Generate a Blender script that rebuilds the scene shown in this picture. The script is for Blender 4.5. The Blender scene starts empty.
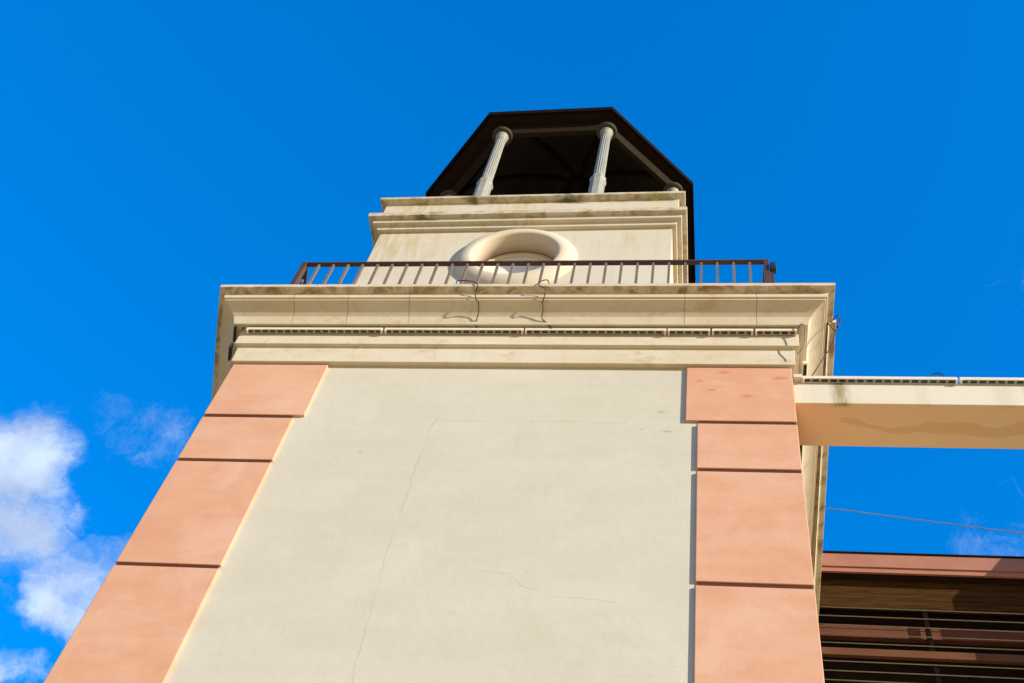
import bpy, bmesh, math, random
from mathutils import Vector, Matrix
random.seed(7)
R = math.radians
scene = bpy.context.scene
C = scene.collection

# ------------------------------------------------------------------ camera
cam_d = bpy.data.cameras.new('camera')
cam = bpy.data.objects.new('camera', cam_d); C.objects.link(cam)
cam_d.sensor_width = 36.0
cam_d.lens = 1233.0 / 1024.0 * 36.0
cam_d.clip_start = 0.05; cam_d.clip_end = 5000.0
r_ = Vector((0.98800, 0.07756, 0.13355)); u_ = -Vector((0.00427, 0.85067, -0.52568)); b_ = -Vector((-0.15438, 0.51994, 0.84013))
mw = Matrix((( r_.x, u_.x, b_.x), (r_.y, u_.y, b_.y), (r_.z, u_.z, b_.z))).to_4x4()
cam.matrix_world = mw
scene.camera = cam

# ------------------------------------------------------------------ sun and sky
SUN_EL = 17.0
SUN_AZ = 62.0           # degrees to the right of the front wall's normal
sd = Vector((math.sin(R(SUN_AZ)) * math.cos(R(SUN_EL)), -math.cos(R(SUN_AZ)) * math.cos(R(SUN_EL)), math.sin(R(SUN_EL))))
sun_d = bpy.data.lights.new('sun', 'SUN'); sun = bpy.data.objects.new('sun', sun_d); C.objects.link(sun)
sun_d.energy = 5.0; sun_d.angle = R(0.53); sun_d.color = (1.0, 0.93, 0.79)
sun.rotation_euler = sd.to_track_quat('Z', 'Y').to_euler()
sun.location = sd * 60

world = bpy.data.worlds.new('World'); scene.world = world; world.use_nodes = True
wt = world.node_tree; wt.nodes.clear()


class G:
    """small expression builder on a node tree"""
    def __init__(self, tree): self.t = tree
    def n(self, typ, **kw):
        nd = self.t.nodes.new(typ)
        for k, v in kw.items(): setattr(nd, k, v)
        return nd
    def put(self, sock, v):
        if isinstance(v, bpy.types.NodeSocket): self.t.links.new(v, sock)
        elif v is not None: sock.default_value = v
    def m(self, op, a, b=None, c=None, clamp=False):
        nd = self.n('ShaderNodeMath', operation=op, use_clamp=clamp)
        self.put(nd.inputs[0], a); self.put(nd.inputs[1], b); self.put(nd.inputs[2], c)
        return nd.outputs[0]
    def v(self, op, a, b=None, s=None):
        nd = self.n('ShaderNodeVectorMath', operation=op)
        self.put(nd.inputs[0], a)
        if b is not None: self.put(nd.inputs[1], b)
        if s is not None: self.put(nd.inputs['Scale'], s)
        return nd.outputs['Value'] if op in ('DOT_PRODUCT', 'DISTANCE', 'LENGTH') else nd.outputs['Vector']
    def noise(self, vec, scale=5.0, detail=4.0, rough=0.55, dist=0.0):
        nd = self.n('ShaderNodeTexNoise')
        self.put(nd.inputs['Vector'], vec); nd.inputs['Scale'].default_value = scale
        nd.inputs['Detail'].default_value = detail; nd.inputs['Roughness'].default_value = rough
        nd.inputs['Distortion'].default_value = dist
        return nd.outputs['Fac']
    def rng(self, x, a, b, c=0.0, d=1.0, smooth=True):
        nd = self.n('ShaderNodeMapRange', interpolation_type='SMOOTHSTEP' if smooth else 'LINEAR')
        self.put(nd.inputs[0], x); self.put(nd.inputs[1], a); self.put(nd.inputs[2], b)
        self.put(nd.inputs[3], c); self.put(nd.inputs[4], d)
        return nd.outputs[0]
    def mix(self, f, a, b, typ='MIX'):
        nd = self.n('ShaderNodeMix', data_type='RGBA', blend_type=typ)
        self.put(nd.inputs['Factor'], f)
        for s, val in ((nd.inputs['A'], a), (nd.inputs['B'], b)): pass
        ia = [i for i in nd.inputs if i.type == 'RGBA']
        for s, val in zip(ia, (a, b)):
            if isinstance(val, bpy.types.NodeSocket): self.t.links.new(val, s)
            else: s.default_value = (*val[:3], 1.0)
        return [o for o in nd.outputs if o.type == 'RGBA'][0]
    def sep(self, v):
        nd = self.n('ShaderNodeSeparateXYZ'); self.put(nd.inputs[0], v); return nd.outputs
    def comb(self, x, y, z):
        nd = self.n('ShaderNodeCombineXYZ')
        for s, v in zip(nd.inputs, (x, y, z)): self.put(s, v)
        return nd.outputs[0]


g = G(wt)
sky = g.n('ShaderNodeTexSky', sky_type='NISHITA', sun_disc=False)
sky.sun_elevation = R(SUN_EL); sky.sun_rotation = math.atan2(sd.x, sd.y)
sky.altitude = 300; sky.air_density = 1.0; sky.dust_density = 0.2; sky.ozone_density = 2.5
SKY_STRENGTH = 0.11
dirv = g.n('ShaderNodeTexCoord').outputs['Generated']
dirn = g.v('NORMALIZE', dirv)
# the clear sky is deepest blue at right angles to the sun and high up, paler towards sun and horizon
toward = g.m('ABSOLUTE', g.v('DOT_PRODUCT', dirn, tuple(sd)))
deep = g.m('MULTIPLY', g.rng(toward, 0.58, 0.95, 1.0, 0.0), g.rng(g.sep(dirn)[2], 0.12, 0.5))
tint = g.mix(deep, (0.80, 0.64, 0.48), (0.0, 1.92, 3.5))
skyc = g.mix(1.0, sky.outputs['Color'], tint, 'MULTIPLY')
skyc = g.v('SCALE', skyc, s=g.rng(g.v('DOT_PRODUCT', dirn, tuple(sd)), -0.6, -0.1, 0.79, 0.90))
wob = g.n('ShaderNodeTexNoise'); g.put(wob.inputs['Vector'], dirn); wob.inputs['Scale'].default_value = 9.0; wob.inputs['Detail'].default_value = 6.0; wob.inputs['Roughness'].default_value = 0.6
dw = g.v('ADD', dirn, g.v('SCALE', g.v('SUBTRACT', wob.outputs['Color'], (0.5, 0.5, 0.5)), s=0.13))
blobs = [  # centre direction, radius, strength
    ((-0.512, 0.530, 0.676), 0.080, 1.0),
    ((-0.500, 0.572, 0.650), 0.072, 1.0),
    ((-0.476, 0.605, 0.640), 0.070, 0.80),
    ((-0.515, 0.650, 0.560), 0.045, 0.9),
    ((-0.484, 0.622, 0.615), 0.048, 0.85),
    ((-0.425, 0.532, 0.733), 0.050, 0.42),
    ((-0.455, 0.520, 0.722), 0.050, 0.22),
    ((0.240, 0.640, 0.730), 0.095, 0.42),
    ((0.250, 0.450, 0.855), 0.085, 0.30),
    ((0.170, 0.640, 0.750), 0.050, 0.18),
]
acc = None
for cdir, rad, st in blobs:
    d = g.v('DISTANCE', dw, tuple(Vector(cdir).normalized()))
    k = g.m('MULTIPLY', g.rng(d, 0.0, rad, 1.0, 0.0), st)
    acc = k if acc is None else g.m('MAXIMUM', acc, k)
fluff = g.noise(dw, 15.0, 12.0, 0.70, 0.8)
dens = g.m('ADD', acc, g.m('MULTIPLY', g.m('SUBTRACT', fluff, 0.5), 1.1))
dens = g.m('MULTIPLY', g.rng(dens, 0.20, 0.92), g.rng(acc, 0.0, 0.25))
dens = g.m('MULTIPLY', dens, 0.80)
cl_shade = g.rng(g.noise(dirn, 22.0, 5.0, 0.55), 0.3, 0.7, 0.72, 1.06)
cloudc = g.v('SCALE', g.comb(0.66 / SKY_STRENGTH, 0.76 / SKY_STRENGTH, 0.93 / SKY_STRENGTH), s=cl_shade)
fin = g.mix(dens, skyc, cloudc)
bg = g.n('ShaderNodeBackground'); wt.links.new(fin, bg.inputs[0]); bg.inputs[1].default_value = SKY_STRENGTH
wo = g.n('ShaderNodeOutputWorld'); wt.links.new(bg.outputs[0], wo.inputs[0])

scene.view_settings.view_transform = 'Standard'; scene.view_settings.look = 'None'
scene.view_settings.exposure = 0.34; scene.view_settings.gamma = 1.0
scene.view_settings.use_curve_mapping = False
scene.render.engine = 'CYCLES'
scene.cycles.max_bounces = 8; scene.cycles.diffuse_bounces = 5
scene.cycles.use_denoising = True


# ------------------------------------------------------------------ materials
def new_mat(name):
    m = bpy.data.materials.new(name); m.use_nodes = True
    t = m.node_tree; t.nodes.clear(); g = G(t)
    bs = g.n('ShaderNodeBsdfPrincipled'); out = g.n('ShaderNodeOutputMaterial')
    t.links.new(bs.outputs[0], out.inputs[0])
    pos = g.n('ShaderNodeNewGeometry').outputs['Position']
    return m, g, bs, pos


def cap_seg(g, pos, a, b):
    """distance from pos to the segment a-b"""
    a = Vector(a); b = Vector(b); ab = b - a
    pa = g.v('SUBTRACT', pos, tuple(a))
    h = g.m('DIVIDE', g.v('DOT_PRODUCT', pa, tuple(ab)), ab.length_squared, clamp=True)
    return g.v('LENGTH', g.v('SUBTRACT', pa, g.v('SCALE', tuple(ab), s=h)))


def plaster(name, base, dark, light=None, rough=0.85, blot=0.5, bump=0.25, streak=0.3, lines=None, extra=None):
    m, g, bs, pos = new_mat(name)
    s = g.sep(pos)
    big = g.noise(pos, 0.55, 5, 0.55)
    mid = g.noise(pos, 2.6, 6, 0.62, 0.6)
    hor = g.noise(g.v('MULTIPLY', pos, (0.7, 0.7, 3.2)), 1.5, 6, 0.6, 0.3)
    ver = g.noise(g.v('MULTIPLY', pos, (5.0, 5.0, 0.35)), 1.6, 5, 0.6)
    fine = g.noise(pos, 42.0, 6, 0.65)
    f = g.m('ADD', g.m('MULTIPLY', big, 0.35), g.m('ADD', g.m('MULTIPLY', mid, 0.3), g.m('MULTIPLY', hor, 0.35)))
    f = g.rng(f, 0.38, 0.64, 0.0, blot)
    col = g.mix(f, base, dark)
    if light:
        col = g.mix(g.rng(g.noise(g.v('ADD', pos, (3.1, 7.7, 1.3)), 1.3, 6, 0.6, 0.5), 0.5, 0.72, 0.0, 0.6), col, light)
    col = g.mix(g.rng(ver, 0.55, 0.8, 0.0, streak), col, tuple(c * 0.72 for c in dark))
    col = g.mix(g.rng(fine, 0.25, 0.75, 0.0, 0.20), col, tuple(c * 0.7 for c in base))
    col = g.mix(g.rng(g.noise(pos, 95.0, 5, 0.7), 0.5, 0.75, 0.0, 0.22), col, tuple(min(1.0, c * 1.22) for c in base))
    hgt = g.m('ADD', g.m('MULTIPLY', g.noise(pos, 120.0, 4, 0.6), 0.3), g.m('MULTIPLY', g.noise(pos, 9.0, 6, 0.6), 1.0))
    if lines:
        for pts, w, wobble, colr, stg in lines:
            nn = g.n('ShaderNodeTexNoise'); g.put(nn.inputs['Vector'], pos); nn.inputs['Scale'].default_value = 3.5; nn.inputs['Detail'].default_value = 8; nn.inputs['Roughness'].default_value = 0.7
            p2 = g.v('ADD', pos, g.v('MULTIPLY', g.v('SUBTRACT', nn.outputs['Color'], (0.5, 0.5, 0.5)), (wobble, 0.0, wobble)))
            dd = None
            for a, b in zip(pts[:-1], pts[1:]):
                d = cap_seg(g, p2, a, b); dd = d if dd is None else g.m('MINIMUM', dd, d)
            brk = g.rng(g.noise(g.v('ADD', pos, (9.0, 0.0, 4.0)), 3.0, 3, 0.6), 0.36, 0.6, 0.1, 1.0)
            k = g.m('MULTIPLY', g.rng(dd, w * 0.4, w, stg, 0.0), brk)
            col = g.mix(k, col, colr)
            hgt = g.m('SUBTRACT', hgt, g.m('MULTIPLY', k, 0.5))
    if extra: col, hgt = extra(g, pos, s, col, hgt)
    g.t.links.new(col, bs.inputs['Base Color'])
    g.put(bs.inputs['Roughness'], g.rng(fine, 0.3, 0.7, rough - 0.08, rough + 0.06))
    bs.inputs['Specular IOR Level'].default_value = 0.25
    bp = g.n('ShaderNodeBump'); bp.inputs['Strength'].default_value = bump; bp.inputs['Distance'].default_value = 0.012
    g.t.links.new(hgt, bp.inputs['Height']); g.t.links.new(bp.outputs[0], bs.inputs['Normal'])
    return m


CREAM = (0.645, 0.597, 0.475); CREAM_D = (0.585, 0.525, 0.395); CREAM_L = (0.675, 0.63, 0.515)
Yp = 7.028
crack_c = (0.42, 0.36, 0.26)
panel_lines = [
    ([(-2.66, Yp, 9.89), (-2.70, Yp, 9.25), (-2.715, Yp, 8.6), (-2.72, Yp, 7.8), (-2.69, Yp, 7.3), (-2.66, Yp, 6.2)], 0.011, 0.12, crack_c, 0.36),
    ([(-2.62, Yp, 9.85), (-2.0, Yp, 9.86), (-1.35, Yp, 9.87), (-0.75, Yp, 9.84)], 0.010, 0.05, crack_c, 0.40),
    ([(-1.85, Yp, 7.68), (-1.60, Yp, 7.64), (-1.50, Yp, 7.52), (-1.30, Yp, 7.42), (-0.72, Yp, 7.36)], 0.010, 0.10, crack_c, 0.36),
]


def panel_extra(g, pos, s, col, hgt):
    for (x, z, r) in ((-0.42, 10.05, 0.03), (-0.60, 9.75, 0.018), (-0.35, 9.72, 0.035), (-3.3, 9.3, 0.02)):
        d = g.v('LENGTH', g.v('MULTIPLY', g.v('SUBTRACT', pos, (x, Yp, z)), (0.5, 1.0, 1.6)))
        col = g.mix(g.rng(d, r * 0.3, r, 0.6, 0.0), col, (0.40, 0.26, 0.15))
    return col, hgt


def cornice_extra(joints, top, low, green=0.0, centre=None):
    def f(g, pos, s, col, hgt):
        for x in joints:
            d = g.m('ABSOLUTE', g.m('SUBTRACT', g.m('ADD', s[0], g.m('MULTIPLY', g.m('SUBTRACT', g.noise(pos, 5.0, 4, 0.6), 0.5), 0.05)), x))
            k = g.rng(d, 0.002, 0.007, 0.62, 0.0)
            k = g.m('MULTIPLY', g.m('MULTIPLY', k, g.rng(s[2], low - 0.05, low - 0.04)), g.rng(s[2], 11.66, 11.675, 1.0, 0.15))
            col = g.mix(k, col, (0.16, 0.12, 0.07))
        # dirt along the drip edges: brown, broken up along the length
        n1 = g.noise(g.v('MULTIPLY', pos, (2.2, 2.2, 6.0)), 2.2, 8, 0.68, 0.5)
        zz = g.m('MULTIPLY', g.rng(s[2], top - 0.075, top - 0.055), g.rng(s[2], top - 0.03, top - 0.018, 1.0, 0.25))
        k = g.m('MULTIPLY', g.rng(n1, 0.42, 0.66, 0.0, 0.9), zz)
        col = g.mix(k, col, (0.27, 0.165, 0.065))
        # ochre blotches on the cove
        n2 = g.noise(g.v('MULTIPLY', pos, (1.0, 1.0, 1.6)), 4.0, 7, 0.65, 0.8)
        col = g.mix(g.rng(n2, 0.50, 0.72, 0.0, 0.55), col, (0.50, 0.34, 0.16))
        sp = g.noise(pos, 26.0, 3, 0.6)
        col = g.mix(g.rng(sp, 0.69, 0.76, 0.0, 0.35), col, (0.30, 0.20, 0.10))
        return col, hgt
    return f


def belv_extra(g, pos, s, col, hgt):
    # rain runs and algae under the two ledges
    n1 = g.noise(g.v('MULTIPLY', pos, (9.0, 9.0, 1.1)), 1.2, 7, 0.65, 0.2)
    n0 = g.noise(g.v('ADD', pos, (11.0, 0, 0)), 1.1, 4, 0.6)
    zone = g.m('MULTIPLY', g.rng(n0, 0.42, 0.62), g.rng(s[2], 14.2, 15.4))
    zone = g.m('MAXIMUM', zone, g.m('MULTIPLY', g.rng(s[0], -3.1, -4.3), g.rng(s[2], 13.6, 14.6)))
    col = g.mix(g.m('MULTIPLY', g.rng(n1, 0.40, 0.68, 0.0, 0.7), zone), col, (0.50, 0.38, 0.16))
    n2 = g.noise(g.v('MULTIPLY', pos, (2.0, 2.0, 5.0)), 2.4, 8, 0.7, 0.4)
    for zt, w in ((16.0, 0.13), (15.42, 0.11)):
        band = g.rng(g.m('ABSOLUTE', g.m('SUBTRACT', s[2], zt)), w * 0.5, w, 1.0, 0.0)
        col = g.mix(g.m('MULTIPLY', band, g.rng(n2, 0.44, 0.66, 0.0, 0.8)), col, (0.32, 0.23, 0.08))
    for x0, w, c in ((-1.9, 0.34, (0.10, 0.09, 0.035)), (-3.3, 0.16, (0.13, 0.11, 0.04)), (-0.72, 0.18, (0.33, 0.34, 0.07)), (-3.9, 0.3, (0.17, 0.14, 0.06))):
        kx = g.rng(g.m('ABSOLUTE', g.m('SUBTRACT', s[0], x0)), w * 0.1, w, 1.0, 0.0)
        band = g.rng(g.m('ABSOLUTE', g.m('SUBTRACT', s[2], 15.98 if c[0] != 0.17 else 15.4)), 0.04, 0.12, 1.0, 0.0)
        col = g.mix(g.m('MULTIPLY', g.m('MULTIPLY', kx, band), g.rng(n2, 0.36, 0.56, 0.0, 0.85)), col, c)
    return col, hgt


def beam_extra(g, pos, s, col, hgt):
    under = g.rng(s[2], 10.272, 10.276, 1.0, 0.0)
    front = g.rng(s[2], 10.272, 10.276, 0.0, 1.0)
    col = g.mix(g.m('MULTIPLY', under, 0.85), col, (0.88, 0.66, 0.42))   # warm light bounced from the ground, put into the soffit colour
    # wet tide mark wandering along the soffit
    def curve(pts):
        nd = g.n('ShaderNodeFloatCurve'); cm = nd.mapping.curves[0]
        P = [((x - 1.2) / 2.2, (y - 7.0) / 0.6) for x, y in pts]
        cm.points[0].location = (0.0, P[0][1]); cm.points[1].location = (1.0, P[-1][1])
        for p in P: cm.points.new(*p)
        nd.mapping.update()
        g.put(nd.inputs['Value'], g.m('DIVIDE', g.m('SUBTRACT', s[0], 1.2), 2.2, clamp=True))
        return g.m('ADD', 7.0, g.m('MULTIPLY', nd.outputs[0], 0.6))
    up = curve([(1.337, 7.224), (1.484, 7.242), (1.647, 7.314), (1.871, 7.335), (2.048, 7.315), (2.174, 7.255), (2.309, 7.274), (2.439, 7.257), (2.571, 7.269), (2.795, 7.321), (2.922, 7.291), (3.053, 7.233), (3.3, 7.26)])
    lo = curve([(1.352, 7.276), (1.49, 7.317), (1.649, 7.351), (1.901, 7.412), (2.054, 7.383), (2.233, 7.402), (2.454, 7.398), (2.721, 7.435), (2.896, 7.432), (3.024, 7.409), (3.075, 7.40), (3.3, 7.38)])
    yy = g.m('ADD', s[1], g.m('MULTIPLY', g.m('SUBTRACT', g.noise(pos, 11.0, 6, 0.65), 0.5), 0.045))
    d = g.m('MAXIMUM', g.m('SUBTRACT', up, yy), g.m('SUBTRACT', yy, lo))
    beyond = g.rng(g.m('ADD', s[0], g.m('MULTIPLY', g.noise(pos, 14.0, 4, 0.6), 0.08)), 1.36, 1.40)
    inside = g.m('MULTIPLY', g.rng(d, -0.030, 0.014, 1.0, 0.0), beyond)
    edge = g.m('MULTIPLY', g.rng(g.m('ABSOLUTE', g.m('ADD', d, 0.006)), 0.0, 0.013, 1.0, 0.0), beyond)
    col = g.mix(g.m('MULTIPLY', inside, g.m('MULTIPLY', under, 0.26)), col, (0.50, 0.25, 0.08))
    col = g.mix(g.m('MULTIPLY', edge, g.m('MULTIPLY', under, 0.16)), col, (0.36, 0.17, 0.05))
    # runs on the front face
    for x0, w, st, c in ((1.33, 0.13, 0.9, (0.30, 0.25, 0.10)), (2.12, 0.09, 0.30, (0.5, 0.42, 0.25)), (2.88, 0.16, 0.32, (0.50, 0.42, 0.24)), (3.1, 0.05, 0.3, (0.5, 0.4, 0.22))):
        xx = g.m('ADD', s[0], g.m('MULTIPLY', g.m('SUBTRACT', g.noise(pos, 8.0, 4, 0.6), 0.5), 0.08))
        k = g.rng(g.m('ABSOLUTE', g.m('SUBTRACT', xx, x0)), w * 0.1, w, st, 0.0)
        k = g.m('MULTIPLY', k, g.rng(g.noise(g.v('MULTIPLY', pos, (12, 12, 2)), 2.0, 5, 0.6), 0.3, 0.6, 0.35, 1.0))
        k = g.m('MULTIPLY', k, g.rng(s[1], 7.06, 7.12, 1.0, 0.0))
        col = g.mix(k, col, c)
    return col, hgt


def salmon_extra(g, pos, s, col, hgt):
    for x, z, r in ((0.42, 10.30, 0.055), (0.76, 10.62, 0.07), (-0.05, 10.55, 0.04), (0.2, 10.72, 0.05)):
        q = g.v('ADD', pos, g.v('SCALE', g.v('SUBTRACT', g.comb(g.noise(pos, 14.0, 3, 0.6), 0.5, g.noise(g.v('ADD', pos, (5, 5, 5)), 14.0, 3, 0.6)), (0.5, 0.5, 0.5)), s=0.09))
        d = g.v('LENGTH', g.v('MULTIPLY', g.v('SUBTRACT', q, (x, 7.0, z)), (0.6, 0.3, 1.5)))
        col = g.mix(g.rng(d, r * 0.2, r, 0.7, 0.0), col, (0.60, 0.16, 0.07))
    q = g.v('LENGTH', g.v('MULTIPLY', g.v('SUBTRACT', pos, (0.07, 7.0, 10.40)), (0.35, 0.3, 2.6)))
    col = g.mix(g.rng(q, 0.012, 0.022, 0.8, 0.0), col, (0.20, 0.07, 0.03))
    return col, hgt


M = {}
M['panel'] = plaster('cream_render', CREAM, CREAM_D, CREAM_L, blot=0.7, bump=0.22, streak=0.12, lines=panel_lines, extra=panel_extra)
CC = (0.72, 0.64, 0.485)
M['cornice'] = plaster('cream_cornice_paint', CC, (0.62, 0.49, 0.31), None, blot=0.6, bump=0.15, streak=0.25,
                       extra=cornice_extra((-4.568, -3.944, -3.232, -0.213, 0.544), 11.72, 11.41))
M['belvedere'] = plaster('weathered_cream_paint', (0.685, 0.61, 0.475), (0.62, 0.52, 0.355), None, blot=0.5, bump=0.16, streak=0.25, extra=belv_extra)
M['surround'] = plaster('peach_cream_moulding', (0.71, 0.61, 0.465), (0.68, 0.54, 0.38), None, blot=0.6, bump=0.10, streak=0.1)
M['salmon'] = plaster('salmon_render', (0.725, 0.415, 0.265), (0.655, 0.31, 0.18), (0.765, 0.48, 0.335), blot=0.9, bump=0.18, streak=0.10, extra=salmon_extra)
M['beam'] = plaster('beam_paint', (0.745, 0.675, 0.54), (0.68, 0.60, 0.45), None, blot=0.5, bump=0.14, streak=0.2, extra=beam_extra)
M['joint'] = plaster('rust_red_joint', (0.12, 0.032, 0.014), (0.08, 0.024, 0.012), None, blot=0.5, bump=0.1, streak=0.1)
M['roof_deck'] = plaster('terrace_screed', (0.62, 0.50, 0.35), (0.52, 0.42, 0.29), None)


def ground_mat():
    m, g, bs, pos = new_mat('warm_paving')
    br = g.n('ShaderNodeTexBrick'); g.put(br.inputs['Vector'], pos); br.inputs['Scale'].default_value = 1.0
    br.inputs['Color1'].default_value = (0.74, 0.46, 0.16, 1); br.inputs['Color2'].default_value = (0.70, 0.43, 0.15, 1)
    br.inputs['Mortar'].default_value = (0.25, 0.2, 0.14, 1); br.inputs['Mortar Size'].default_value = 0.01
    col = g.mix(g.rng(g.noise(pos, 0.3, 6, 0.6), 0.3, 0.7, 0.0, 0.3), br.outputs['Color'], (0.56, 0.37, 0.17))
    g.t.links.new(col, bs.inputs['Base Color']); bs.inputs['Roughness'].default_value = 0.9
    return m


def metal(name, base, base2, rough=0.5, metallic=0.0, spec=0.5, scale=6.0, amt=0.6):
    m, g, bs, pos = new_mat(name)
    n = g.noise(pos, scale, 7, 0.65, 0.3)
    g.t.links.new(g.mix(g.rng(n, 0.35, 0.68, 0.0, amt), base, base2), bs.inputs['Base Color'])
    g.put(bs.inputs['Roughness'], g.rng(g.noise(pos, scale * 3, 4, 0.6), 0.3, 0.7, rough - 0.1, rough + 0.12))
    bs.inputs['Metallic'].default_value = metallic; bs.inputs['Specular IOR Level'].default_value = spec
    bp = g.n('ShaderNodeBump'); bp.inputs['Strength'].default_value = 0.12; bp.inputs['Distance'].default_value = 0.004
    g.t.links.new(g.noise(pos, scale * 8, 4, 0.6), bp.inputs['Height']); g.t.links.new(bp.outputs[0], bs.inputs['Normal'])
    return m


M['rail'] = metal('brown_rail_paint', (0.085, 0.040, 0.024), (0.055, 0.028, 0.018), 0.5)
M['bar'] = metal('weathered_bar_paint', (0.20, 0.145, 0.092), (0.12, 0.085, 0.055), 0.55)
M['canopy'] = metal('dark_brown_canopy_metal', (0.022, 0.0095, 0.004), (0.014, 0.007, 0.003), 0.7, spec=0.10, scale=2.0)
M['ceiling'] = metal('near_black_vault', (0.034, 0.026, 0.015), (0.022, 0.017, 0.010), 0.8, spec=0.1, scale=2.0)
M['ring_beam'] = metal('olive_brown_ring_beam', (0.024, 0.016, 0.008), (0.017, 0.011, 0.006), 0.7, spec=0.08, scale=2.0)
M['column'] = metal('pale_grey_column_paint', (0.345, 0.335, 0.275), (0.28, 0.27, 0.215), 0.5, spec=0.3)
M['dish'] = metal('grey_brown_capital', (0.06, 0.052, 0.033), (0.04, 0.035, 0.022), 0.6, spec=0.2)
M['rim'] = metal('weathered_roof_rim', (0.30, 0.25, 0.20), (0.16, 0.12, 0.09), 0.5)
M['housing'] = metal('off_white_light_housing', (0.82, 0.74, 0.60), (0.72, 0.62, 0.48), 0.45)
M['lens'] = metal('dark_lens', (0.018, 0.026, 0.020), (0.03, 0.035, 0.03), 0.25, amt=0.4)
def lens_mat():
    m, g, bs, pos = new_mat('row_of_lenses')
    oc = g.sep(g.n('ShaderNodeTexCoord').outputs['Object'])
    f = g.m('ABSOLUTE', g.m('SUBTRACT', g.m('FRACT', g.m('DIVIDE', oc[0], 0.0875)), 0.5))
    g.t.links.new(g.mix(g.rng(f, 0.34, 0.38), (0.012, 0.020, 0.014), (0.36, 0.36, 0.27)), bs.inputs['Base Color'])
    bs.inputs['Roughness'].default_value = 0.3
    return m
M['lens_row'] = lens_mat()
M['cable'] = metal('black_cable', (0.012, 0.011, 0.012), (0.03, 0.027, 0.025), 0.55)
M['grey_cable'] = metal('grey_cable', (0.22, 0.21, 0.19), (0.14, 0.13, 0.12), 0.55)
M['glass'] = metal('white_blind_disc', (0.80, 0.79, 0.76), (0.74, 0.72, 0.68), 0.35, scale=3.0)
M['fascia'] = metal('mauve_brown_fascia_paint', (0.40, 0.17, 0.105), (0.33, 0.135, 0.082), 0.6, spec=0.3, scale=2.5)
M['band'] = metal('brown_band_paint', (0.15, 0.062, 0.030), (0.10, 0.042, 0.022), 0.7, spec=0.08, scale=2.5)
M['inner'] = metal('dull_red_inner_beam_paint', (0.15, 0.052, 0.030), (0.10, 0.036, 0.022), 0.7, spec=0.08, scale=2.5)
M['dark_frame'] = metal('blackish_steel', (0.010, 0.006, 0.005), (0.014, 0.008, 0.006), 0.8, spec=0.03)
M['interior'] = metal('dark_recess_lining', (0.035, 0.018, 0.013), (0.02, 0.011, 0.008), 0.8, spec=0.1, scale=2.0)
M['rod'] = metal('olive_painted_rod', (0.30, 0.25, 0.13), (0.18, 0.15, 0.08), 0.45)
M['flood'] = metal('navy_black_floodlight', (0.035, 0.035, 0.05), (0.05, 0.045, 0.05), 0.45)


def wood_mat():
    m, g, bs, pos = new_mat('weathered_board')
    n = g.noise(g.v('MULTIPLY', pos, (0.8, 0.8, 14.0)), 2.2, 8, 0.68, 0.8)
    n2 = g.noise(g.v('MULTIPLY', pos, (2.5, 1.0, 10.0)), 3.5, 6, 0.65, 0.5)
    col = g.mix(g.rng(n, 0.3, 0.7), (0.092, 0.042, 0.010), (0.026, 0.011, 0.003))
    col = g.mix(g.rng(n2, 0.66, 0.76, 0.0, 0.7), col, (0.36, 0.21, 0.09))
    s = g.sep(pos)
    fz = g.m('ABSOLUTE', g.m('SUBTRACT', g.m('FRACT', g.m('DIVIDE', s[2], 0.135)), 0.5))
    col = g.mix(g.rng(fz, 0.45, 0.48, 0.0, 0.8), col, (0.015, 0.009, 0.006))
    g.t.links.new(col, bs.inputs['Base Color']); bs.inputs['Roughness'].default_value = 0.85; bs.inputs['Specular IOR Level'].default_value = 0.05
    bp = g.n('ShaderNodeBump'); bp.inputs['Strength'].default_value = 0.4; bp.inputs['Distance'].default_value = 0.01
    g.t.links.new(n, bp.inputs['Height']); g.t.links.new(bp.outputs[0], bs.inputs['Normal'])
    return m


M['wood'] = wood_mat()


# ------------------------------------------------------------------ mesh helpers
def root(name, label, cat, loc, group=None):
    o = bpy.data.objects.new(name, None); C.objects.link(o); o.location = loc
    o.empty_display_size = 0.3
    o['label'] = label; o['category'] = cat
    if group: o['group'] = group
    return o


def wloc(o):
    v = Vector(o.location)
    while o.parent: o = o.parent; v += Vector(o.location)
    return v


def obj(name, bm, mat, parent=None, smooth=False, bevel=0.0, origin=None, label=None):
    """vertices given in world coordinates; the origin goes to the parent's place unless given"""
    me = bpy.data.meshes.new(name)
    bmesh.ops.recalc_face_normals(bm, faces=bm.faces)
    org = Vector(origin) if origin is not None else (wloc(parent) if parent else Vector((0, 0, 0)))
    bmesh.ops.translate(bm, vec=-org, verts=bm.verts)
    bm.to_mesh(me); bm.free()
    me.materials.append(mat)
    o = bpy.data.objects.new(name, me); C.objects.link(o)
    if parent: o.parent = parent; o.location = org - wloc(parent)
    else: o.location = org
    if smooth:
        for p in me.polygons: p.use_smooth = True
    if bevel:
        b = o.modifiers.new('bevel', 'BEVEL'); b.width = bevel; b.segments = 2; b.limit_method = 'ANGLE'; b.angle_limit = R(35)
    if label: o['label'] = label
    return o


def tag(o, label, cat, group=None):
    o['label'] = label; o['category'] = cat
    if group: o['group'] = group
    return o


def box(bm, x0, x1, y0, y1, z0, z1, mat=None):
    vs = [bm.verts.new(p) for p in ((x0, y0, z0), (x1, y0, z0), (x1, y1, z0), (x0, y1, z0), (x0, y0, z1), (x1, y0, z1), (x1, y1, z1), (x0, y1, z1))]
    for f in ((0, 3, 2, 1), (4, 5, 6, 7), (0, 1, 5, 4), (1, 2, 6, 5), (2, 3, 7, 6), (3, 0, 4, 7)):
        bm.faces.new([vs[i] for i in f])
    return vs


def BM(): return bmesh.new()


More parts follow.
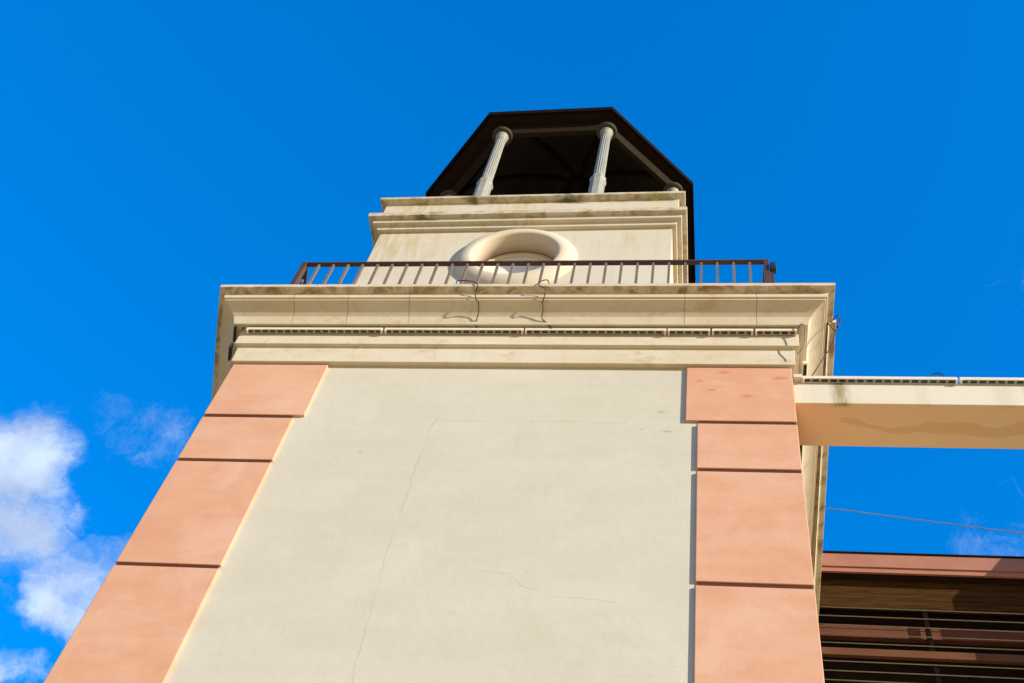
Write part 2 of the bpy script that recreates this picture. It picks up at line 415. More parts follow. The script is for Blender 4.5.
def prism(bm, poly, z0, z1):
    a = [bm.verts.new((x, y, z0)) for x, y in poly]; b = [bm.verts.new((x, y, z1)) for x, y in poly]
    bm.faces.new(a[::-1]); bm.faces.new(b)
    n = len(poly)
    for i in range(n): bm.faces.new((a[i], a[(i + 1) % n], b[(i + 1) % n], b[i]))


def offset_open(path, o):
    """offset an open plan path outward (to its right-hand side when walking along it)"""
    out = []
    P = [Vector(p) for p in path]
    nrm = []
    for a, b in zip(P[:-1], P[1:]):
        d = (b - a).normalized(); nrm.append(Vector((d.y, -d.x)))
    for i, p in enumerate(P):
        if i == 0: out.append(p + nrm[0] * o)
        elif i == len(P) - 1: out.append(p + nrm[-1] * o)
        else:
            n1, n2 = nrm[i - 1], nrm[i]; k = o / (1 + n1.dot(n2)); out.append(p + (n1 + n2) * k)
    return out


def offset_closed(path, o):
    P = [Vector(p) for p in path]; n = len(P); out = []
    for i in range(n):
        d1 = (P[i] - P[i - 1]).normalized(); d2 = (P[(i + 1) % n] - P[i]).normalized()
        n1 = Vector((d1.y, -d1.x)); n2 = Vector((d2.y, -d2.x)); out.append(P[i] + (n1 + n2) * (o / (1 + n1.dot(n2))))
    return out


def sweep(bm, path, profile, closed=False, cap=True):
    """profile: (offset, z) loop swept round a plan path"""
    rings = []
    for o, z in profile:
        pts = offset_closed(path, o) if closed else offset_open(path, o)
        rings.append([bm.verts.new((p.x, p.y, z)) for p in pts])
    m = len(profile); n = len(rings[0])
    for j in range(m):
        a = rings[j]; b = rings[(j + 1) % m]
        for i in range(n if closed else n - 1):
            bm.faces.new((a[i], a[(i + 1) % n], b[(i + 1) % n], b[i]))
    if cap and not closed:
        bm.faces.new([r[0] for r in rings]); bm.faces.new([r[-1] for r in rings][::-1])


def arc(p0, p1, bulge, n=7):
    """points of an arc from p0 to p1 pushed sideways by bulge"""
    p0 = Vector(p0); p1 = Vector(p1); d = p1 - p0; nn = Vector((-d.y, d.x)).normalized()
    return [tuple(p0 + d * t + nn * bulge * 4 * t * (1 - t)) for t in [i / n for i in range(n + 1)]]


def lathe(bm, c, prof, n=32, flute=0, depth=0.0, zf=None, rot=0.0):
    """prof: (radius, z) turned about the vertical axis through c"""
    rings = []
    for r, z in prof:
        ring = []
        for i in range(n):
            a = 2 * math.pi * i / n + rot; rr = r
            if flute and zf and zf[0] <= z <= zf[1]: rr = r - depth * (0.5 - 0.5 * math.cos(flute * a))
            ring.append(bm.verts.new((c[0] + rr * math.cos(a), c[1] + rr * math.sin(a), z)))
        rings.append(ring)
    for a, b in zip(rings[:-1], rings[1:]):
        for i in range(n): bm.faces.new((a[i], a[(i + 1) % n], b[(i + 1) % n], b[i]))
    bm.faces.new(rings[0][::-1]); bm.faces.new(rings[-1])


def tube(bm, pts, r, n=8):
    P = [Vector(p) for p in pts]; rings = []
    ref = Vector((0.31, 0.2, 0.93)).normalized()
    for i, p in enumerate(P):
        d = (P[min(i + 1, len(P) - 1)] - P[max(i - 1, 0)]).normalized()
        s = d.cross(ref)
        if s.length < 0.05: s = d.cross(Vector((1, 0, 0)))
        s.normalize(); t = d.cross(s).normalized()
        rings.append([bm.verts.new(p + (s * math.cos(2 * math.pi * k / n) + t * math.sin(2 * math.pi * k / n)) * r) for k in range(n)])
    for a, b in zip(rings[:-1], rings[1:]):
        for k in range(n): bm.faces.new((a[k], a[(k + 1) % n], b[(k + 1) % n], b[k]))
    bm.faces.new(rings[0][::-1]); bm.faces.new(rings[-1])


def spline(pts, n=8):
    P = [Vector(p) for p in pts]; P = [P[0]] + P + [P[-1]]; out = []
    for i in range(1, len(P) - 2):
        for k in range(n):
            t = k / n; a, b, c, d = P[i - 1], P[i], P[i + 1], P[i + 2]
            out.append(0.5 * ((2 * b) + (c - a) * t + (2 * a - 5 * b + 4 * c - d) * t * t + (3 * b - a - 3 * c + d) * t ** 3))
    out.append(P[-1]); return out


GZ = -1.6
# ------------------------------------------------------------------ ground
bm = BM(); vs = [bm.verts.new(p) for p in ((-900, -900, GZ), (900, -900, GZ), (900, 900, GZ), (-900, 900, GZ))]; bm.faces.new(vs)
gr = obj('ground', bm, ground_mat()); gr['kind'] = 'structure'

# ------------------------------------------------------------------ main tower
XL, XR, YF, YB = -5.10, 0.88, 7.00, 12.10
SL = (-0.27, 0.963)                     # direction the left flank runs back in plan
XLB = XL + SL[0] / SL[1] * (YB - YF)
path = [(XLB, YB), (XL, YF), (XR, YF), (XR, YB)]
tower = root('bell_tower', 'tall cream tower with salmon quoins, heavy cornice and an open octagonal lantern on top', 'tower', (-2.1, 9.5, GZ))

bm = BM()
inner = offset_open(path, -0.028)
prism(bm, [tuple(p) for p in inner], GZ, 11.70)
obj('wall', bm, M['panel'], tower)

tops = [10.812, 9.822, 9.075, 7.568, 6.06, 4.55, 3.04, 1.53, 0.02]
bots = [9.872, 9.123, 7.616, 6.109, 4.599, 3.089, 1.579, 0.069, GZ]
for k, (zt, zb) in enumerate(zip(tops, bots)):
    wl = -4.025 if k == 0 else -4.130; wr = -0.182 if k == 0 else -0.068
    for side in (0, 1):
        bm = BM(); jit = random.uniform(-0.004, 0.004)
        if side == 0:
            dl = 0.9; e = (XL + SL[0] * dl, YF + SL[1] * dl)
            prism(bm, [(XL, YF + jit), (wl, YF + jit), (wl, YF + 0.12), (XL + 0.2, YF + 0.12), (e[0] + 0.12, e[1]), e], zb, zt)
        else:
            prism(bm, [(wr, YF + jit), (XR + jit, YF + jit), (XR + jit, YF + 0.9), (XR - 0.12, YF + 0.9), (XR - 0.12, YF + 0.12), (wr, YF + 0.12)], zb, zt)
        obj('quoin_block', bm, M['salmon'], tower, bevel=0.007)
for side in (0, 1):
    bm = BM()
    if side == 0:
        dl = 0.88; e = (XL + SL[0] * dl, YF + SL[1] * dl)
        prism(bm, [(XL + 0.022, YF + 0.012), (-4.152, YF + 0.012), (-4.152, YF + 0.10), (XL + 0.16, YF + 0.10), (e[0] + 0.10, e[1]), (e[0] + 0.022, e[1])], GZ, 10.80)
    else:
        prism(bm, [(-0.046, YF + 0.012), (XR - 0.022, YF + 0.012), (XR - 0.022, YF + 0.88), (XR - 0.10, YF + 0.88), (XR - 0.10, YF + 0.10), (-0.046, YF + 0.10)], GZ, 10.80)
    obj('quoin_backing', bm, M['joint'], tower)

cove = arc((0.226, 11.460), (0.362, 11.566), 0.010, 8)
cornice_prof = ([(-0.10, 10.832), (0.034, 10.832), (0.046, 11.098), (0.090, 11.106), (0.094, 11.385), (0.190, 11.358)]
                + cove + [(0.374, 11.570), (0.376, 11.588), (0.396, 11.594), (0.402, 11.660), (0.424, 11.674), (0.478, 11.690), (0.482, 11.742), (-0.10, 11.770)])
bm = BM(); sweep(bm, path, cornice_prof)
obj('cornice', bm, M['cornice'], tower, bevel=0.004)
# second, slightly prouder run of cornice on the right flank
path2 = [(XR + 0.035, YF - 0.02), (XR + 0.075, YB)]
bm = BM(); sweep(bm, path2, [(0.390, 11.610), (0.403, 11.663), (0.426, 11.677), (0.478, 11.693), (0.482, 11.748), (0.390, 11.752)])
obj('side_drip_mould', bm, M['cornice'], tower, bevel=0.004)
bm = BM(); prism(bm, [(XLB + 0.1, YB - 0.05), (XL + 0.06, YF + 0.06), (XR - 0.06, YF + 0.06), (XR - 0.06, YB - 0.05)], 11.702, 11.768)
obj('terrace_floor', bm, M['roof_deck'], tower)

# ------------------------------------------------------------------ belvedere (upper stage) as a part of the tower
BX0, BX1, BY0, BY1, BZ1 = -4.515, -0.425, 7.60, 11.90, 15.95
OC = (-2.475, 14.36); RO = 0.57
bm = BM()
# front wall with a round opening
angs = sorted(set([2 * math.pi * i / 72 for i in range(72)] + [math.atan2(z - OC[1], x - OC[0]) % (2 * math.pi) for x in (BX0, BX1) for z in (11.77, BZ1)]))
inn, outr, rec = [], [], []
for a in angs:
    c, s_ = math.cos(a), math.sin(a); ts = []
    if c > 1e-9: ts.append((BX1 - OC[0]) / c)
    if c < -1e-9: ts.append((BX0 - OC[0]) / c)
    if s_ > 1e-9: ts.append((BZ1 - OC[1]) / s_)
    if s_ < -1e-9: ts.append((11.77 - OC[1]) / s_)
    t = min(ts)
    xo, zo = OC[0] + c * t, OC[1] + s_ * t
    outr.append(bm.verts.new((xo, BY0, zo)))
    inn.append(bm.verts.new((OC[0] + c * RO, BY0, OC[1] + s_ * RO)))
    rec.append(bm.verts.new((OC[0] + c * RO, BY0 + 0.34, OC[1] + s_ * RO)))
n = len(angs)
for i in range(n):
    j = (i + 1) % n
    bm.faces.new((inn[i], inn[j], outr[j], outr[i])); bm.faces.new((rec[i], rec[j], inn[j], inn[i]))
bm.faces.new(rec)
vs = {}
for k, (x, y) in enumerate(((BX0, BY0), (BX1, BY0), (BX1, BY1), (BX0, BY1))):
    vs[k] = (bm.verts.new((x, y, 11.77)), bm.verts.new((x, y, BZ1)))
for a, b in ((1, 2), (2, 3), (3, 0)):
    bm.faces.new((vs[a][0], vs[b][0], vs[b][1], vs[a][1]))
bm.faces.new([vs[k][1] for k in range(4)])
bmesh.ops.remove_doubles(bm, verts=bm.verts, dist=1e-4)
belv = obj('upper_stage', bm, M['belvedere'], tower, label='square upper stage set back above the cornice')
bpath = [(BX0, BY0), (BX1, BY0), (BX1, BY1), (BX0, BY1)]
bprof = [(-0.06, 15.205), (0.056, 15.209), (0.060, 15.262), (0.066, 15.285), (0.124, 15.290), (0.128, 15.345), (0.134, 15.368), (0.194, 15.374), (0.199, 15.425), (0.199, 15.462),
         (0.070, 15.495), (0.074, 15.93), (0.080, 15.962), (0.160, 15.985), (0.166, 15.998), (0.166, 16.040), (-0.30, 16.06)]
belv.rotation_euler.z = R(-0.5)
bm = BM(); sweep(bm, bpath, bprof, closed=True)
bc = obj('upper_cornice', bm, M['belvedere'], belv, bevel=0.004)
bm = BM(); box(bm, BX0 + 0.2, BX1 - 0.2, BY0 + 0.2, BY1 - 0.2, 15.952, 16.045); obj('lantern_floor', bm, M['roof_deck'], belv)

# round window surround
prof = [(0.566, 0.25), (0.567, -0.075), (0.573, -0.096), (0.588, -0.110), (0.62, -0.116), (0.67, -0.110), (0.72, -0.094), (0.765, -0.070), (0.80, -0.040), (0.822, -0.012), (0.83, 0.02)]
bm = BM(); rings = []
NS = 96
for r, y in prof:
    rings.append([bm.verts.new((OC[0] + r * math.cos(2 * math.pi * i / NS), BY0 + y, OC[1] + r * math.sin(2 * math.pi * i / NS))) for i in range(NS)])
for j in range(len(prof)):
    a = rings[j]; b = rings[(j + 1) % len(prof)]
    for i in range(NS): bm.faces.new((a[i], a[(i + 1) % NS], b[(i + 1) % NS], b[i]))
obj('window_surround', bm, M['surround'], belv, smooth=True)
def ydisc(bm, r, y0, y1, rin=0.0, n=72):
    A = [bm.verts.new((OC[0] + r * math.cos(2 * math.pi * i / n), y0, OC[1] + r * math.sin(2 * math.pi * i / n))) for i in range(n)]
    B = [bm.verts.new((OC[0] + r * math.cos(2 * math.pi * i / n), y1, OC[1] + r * math.sin(2 * math.pi * i / n))) for i in range(n)]
    for i in range(n): bm.faces.new((A[i], A[(i + 1) % n], B[(i + 1) % n], B[i]))
    if rin:
        A2 = [bm.verts.new((OC[0] + rin * math.cos(2 * math.pi * i / n), y0, OC[1] + rin * math.sin(2 * math.pi * i / n))) for i in range(n)]
        B2 = [bm.verts.new((OC[0] + rin * math.cos(2 * math.pi * i / n), y1, OC[1] + rin * math.sin(2 * math.pi * i / n))) for i in range(n)]
        for i in range(n):
            j = (i + 1) % n
            bm.faces.new((A[i], A2[i], A2[j], A[j])); bm.faces.new((B[i], B[j], B2[j], B2[i])); bm.faces.new((A2[i], B2[i], B2[j], A2[j]))
    else:
        bm.faces.new(A); bm.faces.new(B[::-1])
bm = BM(); ydisc(bm, 0.562, BY0 + 0.185, BY0 + 0.26, 0.49); obj('window_frame', bm, M['surround'], belv, bevel=0.008)
bm = BM(); ydisc(bm, 0.49, BY0 + 0.225, BY0 + 0.27); obj('window_pane', bm, M['glass'], belv)

# ------------------------------------------------------------------ lantern (open octagonal pavilion), part of the tower
LC = Vector((-2.41, 9.77)); LROT = R(-1.2)
def octa(ap, z=None):
    """eight corners; the column ring is a little narrower than deep, the eave ring a little wider in front"""
    t = max(0.0, min(1.0, (ap - 2.085) / 0.24)); k0 = ap / 2.085; k1 = ap / 2.325; out = []
    for sx, sy, kind in ((1, 1, 0), (1, 1, 1), (-1, 1, 1), (-1, 1, 0), (-1, -1, 0), (-1, -1, 1), (1, -1, 1), (1, -1, 0)):
        a = Vector((1.90, 0.98) if kind == 0 else (0.863, 2.085)) * k0
        b = Vector((2.29, 0.93) if kind == 0 else (1.02, 2.325)) * k1
        v = a.lerp(b, t); v = Vector((v.x * sx, v.y * sy))
        v.rotate(Matrix.Rotation(LROT, 2)); p = (LC.x + v.x - 0.085 * t, LC.y + v.y); out.append(p if z is None else (p[0], p[1], z))
    return out
def ringband(bm, aps_z):
    rings = [[bm.verts.new(p) for p in octa(ap, z)] for ap, z in aps_z]
    for j in range(len(rings)):
        a = rings[j]; b = rings[(j + 1) % len(rings)]
        for i in range(8): bm.faces.new((a[i], a[(i + 1) % 8], b[(i + 1) % 8], b[i]))
def shell(bm, prof):
    rings = [[bm.verts.new(p) for p in octa(ap, z)] for ap, z in prof]
    for a, b in zip(rings[:-1], rings[1:]):
        for i in range(8): bm.faces.new((a[i], a[(i + 1) % 8], b[(i + 1) % 8], b[i]))
    return rings

bm = BM()
outer = [(2.325, 19.318), (2.05, 19.731), (1.6, 20.400), (1.0, 21.124), (0.45, 21.570), (0.05, 21.738)]
innerp = [(0.05, 21.548), (0.45, 21.437), (1.0, 20.957), (1.55, 20.288), (1.90, 19.675), (1.97, 19.184)]
rr = shell(bm, outer + innerp + [(2.15, 19.207), (2.30, 19.229)])
a, b = rr[-1], rr[0]
for i in range(8): bm.faces.new((a[i], a[(i + 1) % 8], b[(i + 1) % 8], b[i]))
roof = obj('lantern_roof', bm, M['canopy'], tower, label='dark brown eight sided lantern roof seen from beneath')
bm = BM()
ringband(bm, [(2.305, 19.212), (2.345, 19.212), (2.35, 19.324), (2.305, 19.329)])
obj('eave_rim', bm, M['dark_frame'], roof)
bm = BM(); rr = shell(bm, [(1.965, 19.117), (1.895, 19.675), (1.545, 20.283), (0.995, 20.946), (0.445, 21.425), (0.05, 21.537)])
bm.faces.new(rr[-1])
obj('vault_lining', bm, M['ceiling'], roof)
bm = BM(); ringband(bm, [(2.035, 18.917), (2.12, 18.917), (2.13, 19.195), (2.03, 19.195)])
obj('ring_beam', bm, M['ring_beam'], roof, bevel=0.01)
for k in range(8):
    pts = [Vector(octa(ap, z)[k]) for ap, z in [(1.95, 19.095), (1.86, 19.619), (1.52, 20.221), (0.98, 20.879), (0.43, 21.347), (0.04, 21.459)]]
    bm = BM(); tube(bm, spline(pts, 4), 0.045, 6); obj('rib', bm, M['canopy'], roof, smooth=True)
bm = BM(); lathe(bm, LC, [(0.10, 21.325), (0.17, 21.392), (0.17, 21.504), (0.08, 21.548)], 20); obj('ceiling_boss', bm, M['canopy'], roof)
bm = BM(); lathe(bm, LC, [(0.16, 21.682), (0.10, 21.849), (0.14, 21.994), (0.08, 22.150), (0.03, 22.574)], 16); obj('finial', bm, M['canopy'], roof, smooth=True)

cols = octa(2.085)
for k in range(8):
    c = cols[k]
    bm = BM()
    prof = [(0.085, 17.088), (0.088, 17.110), (0.086, 17.133), (0.083, 17.556), (0.080, 18.225), (0.076, 18.694), (0.076, 18.716)]
    prof = [(0.094, 17.032)] + [(0.090 - 0.014 * i / 12, 17.066 + (18.671 - 17.066) * i / 12) for i in range(13)] + [(0.076, 18.705)]
    lathe(bm, c, prof, 96, flute=16, depth=0.012, zf=(17.077, 18.660))
    colo = obj('column', bm, M['column'], tower, smooth=False, origin=(c[0], c[1], 16.04))
    bm = BM(); lathe(bm, c, [(0.118, 16.04), (0.118, 16.107), (0.118, 16.129), (0.116, 16.887), (0.130, 16.932), (0.130, 16.977), (0.104, 17.038), (0.10, 17.055)], 8, rot=math.pi / 8)
    obj('pedestal', bm, M['column'], colo)
    bm = BM(); lathe(bm, c, [(0.082, 18.671), (0.090, 18.694), (0.090, 18.727), (0.080, 18.738), (0.086, 18.783), (0.105, 18.833), (0.11, 18.850)], 24)
    obj('capital', bm, M['column'], colo, smooth=False)
    bm = BM(); lathe(bm, c, [(0.108, 18.844), (0.150, 18.855), (0.168, 18.872), (0.172, 18.894), (0.165, 18.922)], 32)
    obj('abacus', bm, M['dish'], colo)

# ------------------------------------------------------------------ railing round the terrace
RZ = 12.745; RY = 6.80; RXL, RXR = -4.80, 0.69; TZ = 11.768
rail = root('terrace_railing', 'low dark brown metal railing with thin upright bars along the cornice edge', 'railing', (-2.0, RY, TZ))
bm = BM(); box(bm, RXL, RXR, RY - 0.03, RY + 0.03, RZ - 0.012, RZ + 0.012); obj('top_rail', bm, M['rail'], rail, bevel=0.003)
bm = BM(); box(bm, RXL, RXR, RY - 0.015, RY + 0.015, TZ + 0.06, TZ + 0.075); obj('bottom_rail', bm, M['rail'], rail)
lx = RXL - 0.28 * 4.4
bm = BM()
def slab_between(bm, p, q, w, z0, z1):
    d = (Vector(q) - Vector(p)).normalized(); nn = Vector((d.y, -d.x)) * w
    prism(bm, [tuple(Vector(p) + nn), tuple(Vector(q) + nn), tuple(Vector(q) - nn), tuple(Vector(p) - nn)], z0, z1)
slab_between(bm, (RXL, RY + 0.032), (lx, RY + 4.4), 0.03, RZ - 0.012, RZ + 0.012); obj('side_rail', bm, M['rail'], rail)
bm = BM(); slab_between(bm, (RXR, RY + 0.032), (RXR, RY + 4.4), 0.03, RZ - 0.012, RZ + 0.012); obj('side_rail', bm, M['rail'], rail)
NB = 30
for i in range(1, NB):
    x = RXL + (RXR - RXL) * i / NB + random.uniform(-0.003, 0.003)
    bm = BM(); box(bm, x - 0.014, x + 0.014, RY - 0.014, RY + 0.014, TZ, RZ - 0.012); obj('bar', bm, M['bar'], rail)
for i in range(1, 22):
    t = i / 22
    y = RY + 4.4 * t; x = RXL - 0.28 * 4.4 * t
    bm = BM(); box(bm, x - 0.011, x + 0.011, y - 0.011, y + 0.011, TZ, RZ - 0.012); obj('bar', bm, M['bar'], rail)
    bm = BM(); box(bm, RXR - 0.011, RXR + 0.011, y - 0.011, y + 0.011, TZ, RZ - 0.012); obj('bar', bm, M['bar'], rail)
for x in (RXL, RXR):
    bm = BM(); box(bm, x - 0.03, x + 0.03, RY - 0.034, RY + 0.034, TZ, RZ + 0.014); obj('post', bm, M['rail'], rail, bevel=0.004)
for x in (lx, RXR):
    bm = BM(); box(bm, x - 0.03, x + 0.03, RY + 4.4, RY + 4.46, TZ, RZ + 0.014); obj('post', bm, M['rail'], rail, bevel=0.004)

# ------------------------------------------------------------------ floodlight at the right end of the railing
fl = root('floodlight', 'small dark floodlight bracketed to the right end post of the terrace railing', 'floodlight', (0.76, RY, 12.4))
bm = BM(); box(bm, 0.728, 0.795, RY - 0.06, RY + 0.02, 12.49, 12.63); obj('housing', bm, M['flood'], fl, bevel=0.008)
bm = BM(); box(bm, 0.721, 0.765, RY - 0.02, RY + 0.0, 12.10, 12.489); obj('bracket', bm, M['rail'], fl)
bm = BM(); box(bm, 0.735, 0.788, RY - 0.064, RY - 0.0602, 12.50, 12.62); obj('glass', bm, M['lens'], fl)

# ------------------------------------------------------------------ linear light bars
def light_bar(x0, x1, y, z, label, group, ax='x', first=[None]):
    """y, z: front top edge of the housing"""
    L = x1 - x0
    r = root('light_bar', label, 'light bar', (x0, y, z), group)
    bm = BM(); box(bm, x0, x1, y, y + 0.052, z - 0.034, z + 0.012)
    obj('housing', bm, M['housing'], r, bevel=0.003)
    bm = BM(); box(bm, x0 + 0.02, x1 - 0.02, y + 0.010, y + 0.042, z - 0.0375, z - 0.0345); obj('lens_strip', bm, M['lens_row'], r)
    for xx in (x0 + 0.012, x1 - 0.012):
        bm = BM(); box(bm, xx - 0.010, xx + 0.010, y - 0.004, y + 0.058, z - 0.050, z - 0.0385); obj('bracket', bm, M['housing'], r)
    return r
gfr = 'linear light bars along the front of the tower cornice'
LZ = 11.335; LY = 6.845
spans = [(-5.085, -3.512, 'long off-white light bar at the far left end of the cornice'),
         (-3.49, -1.942, 'long off-white light bar second from the left, below the thin black cable on the cornice'),
         (-1.925, -0.404, 'long off-white light bar third from left, in the right half of the cornice'),
         (-0.39, 0.058, 'short light bar next to the third long one, leftmost of the short ones'),
         (0.075, 0.505, 'short light bar above the top salmon block, middle of the short ones'),
         (0.525, 0.955, 'short light bar at the right corner of the cornice, last of the short ones')]
for x0, x1, lab in spans: light_bar(x0, x1, LY, LZ, lab, gfr)
gbm = 'linear light bars on the edge beam'
light_bar(0.975, 2.475, 6.998, 10.664, 'off-white light bar on the beam, first one next to the tower', gbm)
light_bar(2.495, 3.995, 6.998, 10.664, 'off-white light bar on the beam running out of the right edge of the photo', gbm)
# bars on the left flank, seen nearly end on
for n_, (px, py, z, lab) in enumerate([(-5.225, 6.84, 11.38, 'dark end of a light bar on the left flank just under the cornice cove'),
                                      (-5.215, 6.93, 11.12, 'dark end of a light bar on the left flank lower down beside the frieze')]):
    r = root('light_bar', lab, 'light bar', (px, py, z), 'light bars on the left flank of the tower')
    d = Vector(SL).normalized(); nn = Vector((d.y, -d.x)) * -1
    bm = BM(); p = Vector((px, py)); q = p + d * 0.2; w = Vector((-d.y, d.x)) * 0.012
    prism(bm, [tuple(p + w), tuple(q + w), tuple(q - w), tuple(p - w)], z - 0.05, z + 0.03); obj('housing', bm, M['flood'], r, bevel=0.003)
    bm = BM(); p2 = p + d * 0.02; q2 = q - d * 0.02; w2 = w * 0.6
    prism(bm, [tuple(p2 + w2), tuple(q2 + w2), tuple(q2 - w2), tuple(p2 - w2)], z - 0.054, z - 0.0505); obj('lens_strip', bm, M['lens'], r)

ords = ('nearest', 'second', 'farthest')
for k in range(3):
    r = root('light_bar', 'light bar on the right flank of the tower, %s of the three in its row' % ords[k], 'light bar', (XR + 0.155, 7.25 + 1.56 * k, 11.335), 'light bars on the right flank of the tower')
    xa = XR + 0.150 + 0.012 * k; ya = 7.25 + 1.56 * k
    bm = BM(); box(bm, xa, xa + 0.052, ya, ya + 1.54, 11.301, 11.347); obj('housing', bm, M['housing'], r, bevel=0.003)
    bm = BM(); box(bm, xa + 0.010, xa + 0.042, ya + 0.02, ya + 1.52, 11.2975, 11.3005); obj('lens_strip', bm, M['lens'], r)
# ------------------------------------------------------------------ edge beam to the right, with the pier that carries its far end
beam = root('concrete_beam', 'thick cream beam running right from the tower, water stain on its underside', 'beam', (0.9, 7.3, 10.27))
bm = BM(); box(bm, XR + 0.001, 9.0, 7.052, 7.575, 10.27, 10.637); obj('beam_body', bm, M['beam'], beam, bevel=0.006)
bm = BM(); box(bm, XR + 0.004, XR + 0.09, 6.992, 7.12, 10.6385, 10.70); obj('end_block', bm, M['beam'], beam, bevel=0.006)
pier = root('pier', 'cream and salmon pier carrying the far end of the beam, right of the picture', 'pier', (10.0, 7.6, GZ))
bm = BM(); box(bm, 9.0, 10.6, 7.0, 8.6, GZ, 10.9); obj('wall', bm, M['panel'], pier)
bm = BM(); sweep(bm, [(9.0, 7.0), (10.6, 7.0), (10.6, 8.6), (9.0, 8.6)], [(-0.1, 10.9), (0.05, 10.9), (0.08, 11.1), (0.28, 11.3), (0.30, 11.45), (-0.1, 11.5)], closed=True); obj('cornice', bm, M['cornice'], pier)
bm = BM(); box(bm, 9.05, 10.55, 7.05, 8.55, 10.91, 11.47); obj('cap', bm, M['roof_deck'], pier)

# ------------------------------------------------------------------ cables
def cable(name, pts, r, mat, label, cat='cable', group=None):
    bm = BM(); tube(bm, spline(pts, 8), r, 7); o = obj(name, bm, mat, smooth=True, origin=pts[0]); tag(o, label, cat, group); return o
gc = 'thin black cables on the tower'
cable('cable', [(-2.74, 6.62, 11.775), (-2.723, 6.505, 11.77), (-2.66, 6.505, 11.795), (-2.53, 6.505, 11.765), (-2.475, 6.508, 11.69), (-2.49, 6.56, 11.64), (-2.485, 6.60, 11.56), (-2.455, 6.64, 11.545), (-2.45, 6.72, 11.48), (-2.46, 6.765, 11.42), (-2.475, 6.82, 11.38), (-2.44, 6.87, 11.30)], 0.0058, M['cable'],
      'thin black cable over the cornice lip, left one of the middle pair', group=gc)
cable('cable', [(-1.69, 6.62, 11.775), (-1.70, 6.50, 11.77), (-1.76, 6.505, 11.79), (-1.805, 6.505, 11.72), (-1.785, 6.508, 11.68), (-1.72, 6.54, 11.655), (-1.73, 6.60, 11.56), (-1.745, 6.64, 11.545), (-1.735, 6.70, 11.49), (-1.745, 6.765, 11.42), (-1.69, 6.81, 11.38), (-1.60, 6.87, 11.30)], 0.0058, M['cable'],
      'thin black cable over the cornice lip, right one of the middle pair', group=gc)
def loop(x, w, label, y=6.875, z=11.345, h=0.06):
    cable('cable', [(x - w, y, z - 0.01), (x - w * 0.8, y - 0.02, z + h * 0.7), (x, y - 0.03, z + h), (x + w * 0.8, y - 0.02, z + h * 0.7), (x + w, y, z - 0.01)], 0.0065, M['cable'], label, group='small cable loops above the light bars')
loop(-5.06, 0.085, 'curl of black cable at the left corner above the end of the light bar', h=0.10)
loop(-3.62, 0.04, 'tiny cable loop near the joint of the two left light bars')
loop(-0.30, 0.055, 'small cable loop above the first short light bar')
loop(0.13, 0.06, 'small cable loop above the second short light bar')
loop(0.37, 0.035, 'tiny cable loop between second and third short light bars')
loop(0.62, 0.045, 'small cable loop above the last short light bar')
loop(2.30, 0.06, 'small cable loop above the light bar on the beam', y=7.03, z=10.685)
cable('cable', [(0.955, 6.87, 11.335), (1.0, 6.80, 11.36), (1.03, 6.80, 11.28), (1.02, 6.82, 11.12), (1.0, 6.86, 11.0), (0.94, 6.90, 10.93)], 0.006, M['grey_cable'], 'grey cable drooping from the right end of the last light bar')
cable('cable', CAB1 if False else [(1.36, 6.95, 11.69), (1.40, 6.87, 11.67), (1.42, 6.90, 11.58), (1.40, 6.90, 11.50), (1.36, 6.94, 11.46), (1.31, 6.90, 11.49), (1.28, 6.88, 11.52)], 0.0065, M['cable'], 'black cable loop sticking out past the right corner of the cornice')
cable('cable', [(1.40, 6.88, 11.56), (1.35, 6.95, 11.38), (1.30, 7.0, 11.22), (1.23, 6.97, 11.03), (1.14, 6.98, 10.82), (1.05, 7.05, 10.68)], 0.006, M['cable'], 'black cable running down the right corner of the cornice to the beam')
cable('overhead_wire', [(1.38, 9.5, 11.67), (3.562, 9.5, 11.294), (6.6, 9.5, 10.83), (12.0, 9.5, 10.24)], 0.0065, M['grey_cable'], 'thin overhead wire crossing the blue sky between beam and brown roof', cat='wire')

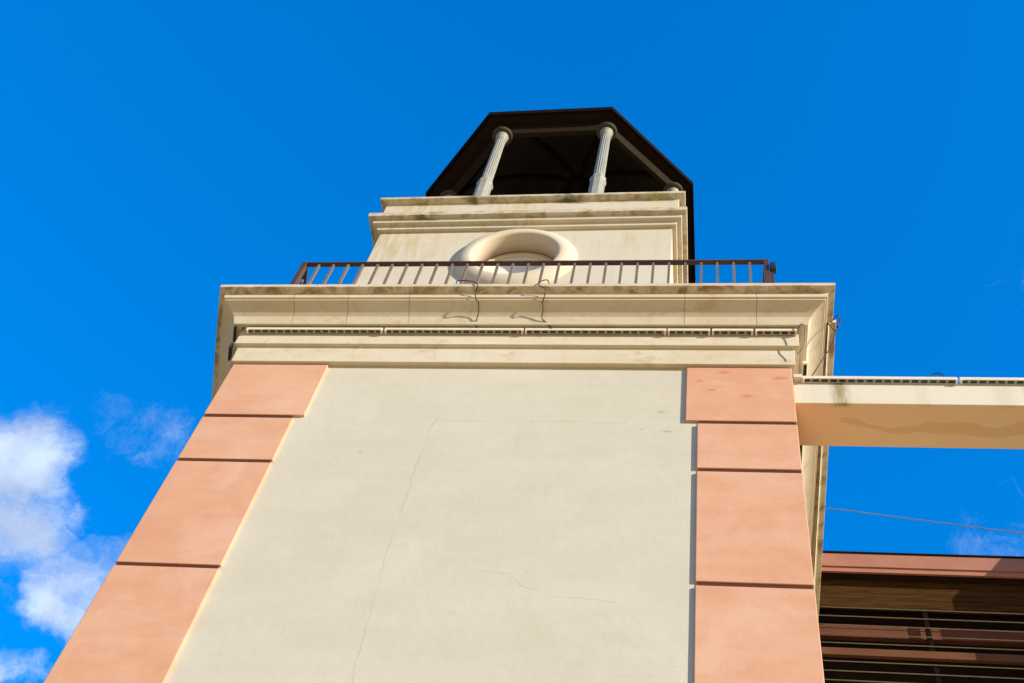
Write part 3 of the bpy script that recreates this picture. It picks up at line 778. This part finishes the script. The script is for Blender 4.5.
# ------------------------------------------------------------------ brown building behind on the right
BXL = 0.60; BXR = 16.0
bld = root('timber_building', 'dark brown building with mauve fascia, timber boards and horizontal rods', 'building', (8.0, 14.0, GZ))
bm = BM(); box(bm, BXL, BXR, 12.20, 12.26, 13.685, 13.952); box(bm, BXL, BXR, 12.225, 12.26, 13.60, 13.6845); obj('fascia', bm, M['fascia'], bld, bevel=0.003)
bm = BM(); box(bm, BXL, BXR, 12.185, 17.0, 13.9525, 13.985); obj('roof', bm, M['dark_frame'], bld)
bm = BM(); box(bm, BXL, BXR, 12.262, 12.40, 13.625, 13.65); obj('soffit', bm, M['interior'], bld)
bm = BM(); box(bm, BXL, BXR, 12.402, 12.46, 13.075, 13.948); obj('board_panel', bm, M['wood'], bld)
bm = BM(); box(bm, BXL, BXR, 12.52, 12.60, 12.63, 12.855); obj('inner_beam', bm, M['inner'], bld)
bm = BM(); box(bm, BXL, BXR, 12.34, 12.40, 12.108, 12.235); obj('brown_band', bm, M['band'], bld, bevel=0.004)
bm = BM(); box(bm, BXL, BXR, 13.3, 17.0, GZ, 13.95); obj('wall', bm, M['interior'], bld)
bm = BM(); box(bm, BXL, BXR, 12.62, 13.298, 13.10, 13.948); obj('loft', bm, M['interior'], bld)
rz = [13.035, 12.868, 12.696, 12.528, 12.360, 12.028, 11.858, 11.695, 11.53, 11.36, 11.19, 11.02, 10.85, 10.68]
for z in rz:
    bm = BM(); tube(bm, [(BXL, 12.38, z), (BXR, 12.38, z)], 0.008, 8); obj('rod', bm, M['rod'], bld, smooth=True)
for x in (3.0, 5.6, 8.2, 10.8, 13.4):
    bm = BM(); box(bm, x - 0.03, x + 0.03, 12.402, 12.46, 10.4, 13.073); obj('post', bm, M['dark_frame'], bld)
# unseen block added beyond the right edge, shaped to cast the slanted fascia shadow
bm = BM()
prof = [(9.5, 9.0), (9.5, 15.6), (6.15, 15.6), (5.5, 14.55), (5.0, 13.85), (5.0, 9.0)]
a = [bm.verts.new((x, 11.55, z)) for x, z in prof]; b = [bm.verts.new((x, 12.18, z)) for x, z in prof]
bm.faces.new(a); bm.faces.new(b[::-1])
for i in range(6): bm.faces.new((a[i], a[(i + 1) % 6], b[(i + 1) % 6], b[i]))
obj('shadow_block', bm, M['band'], bld)
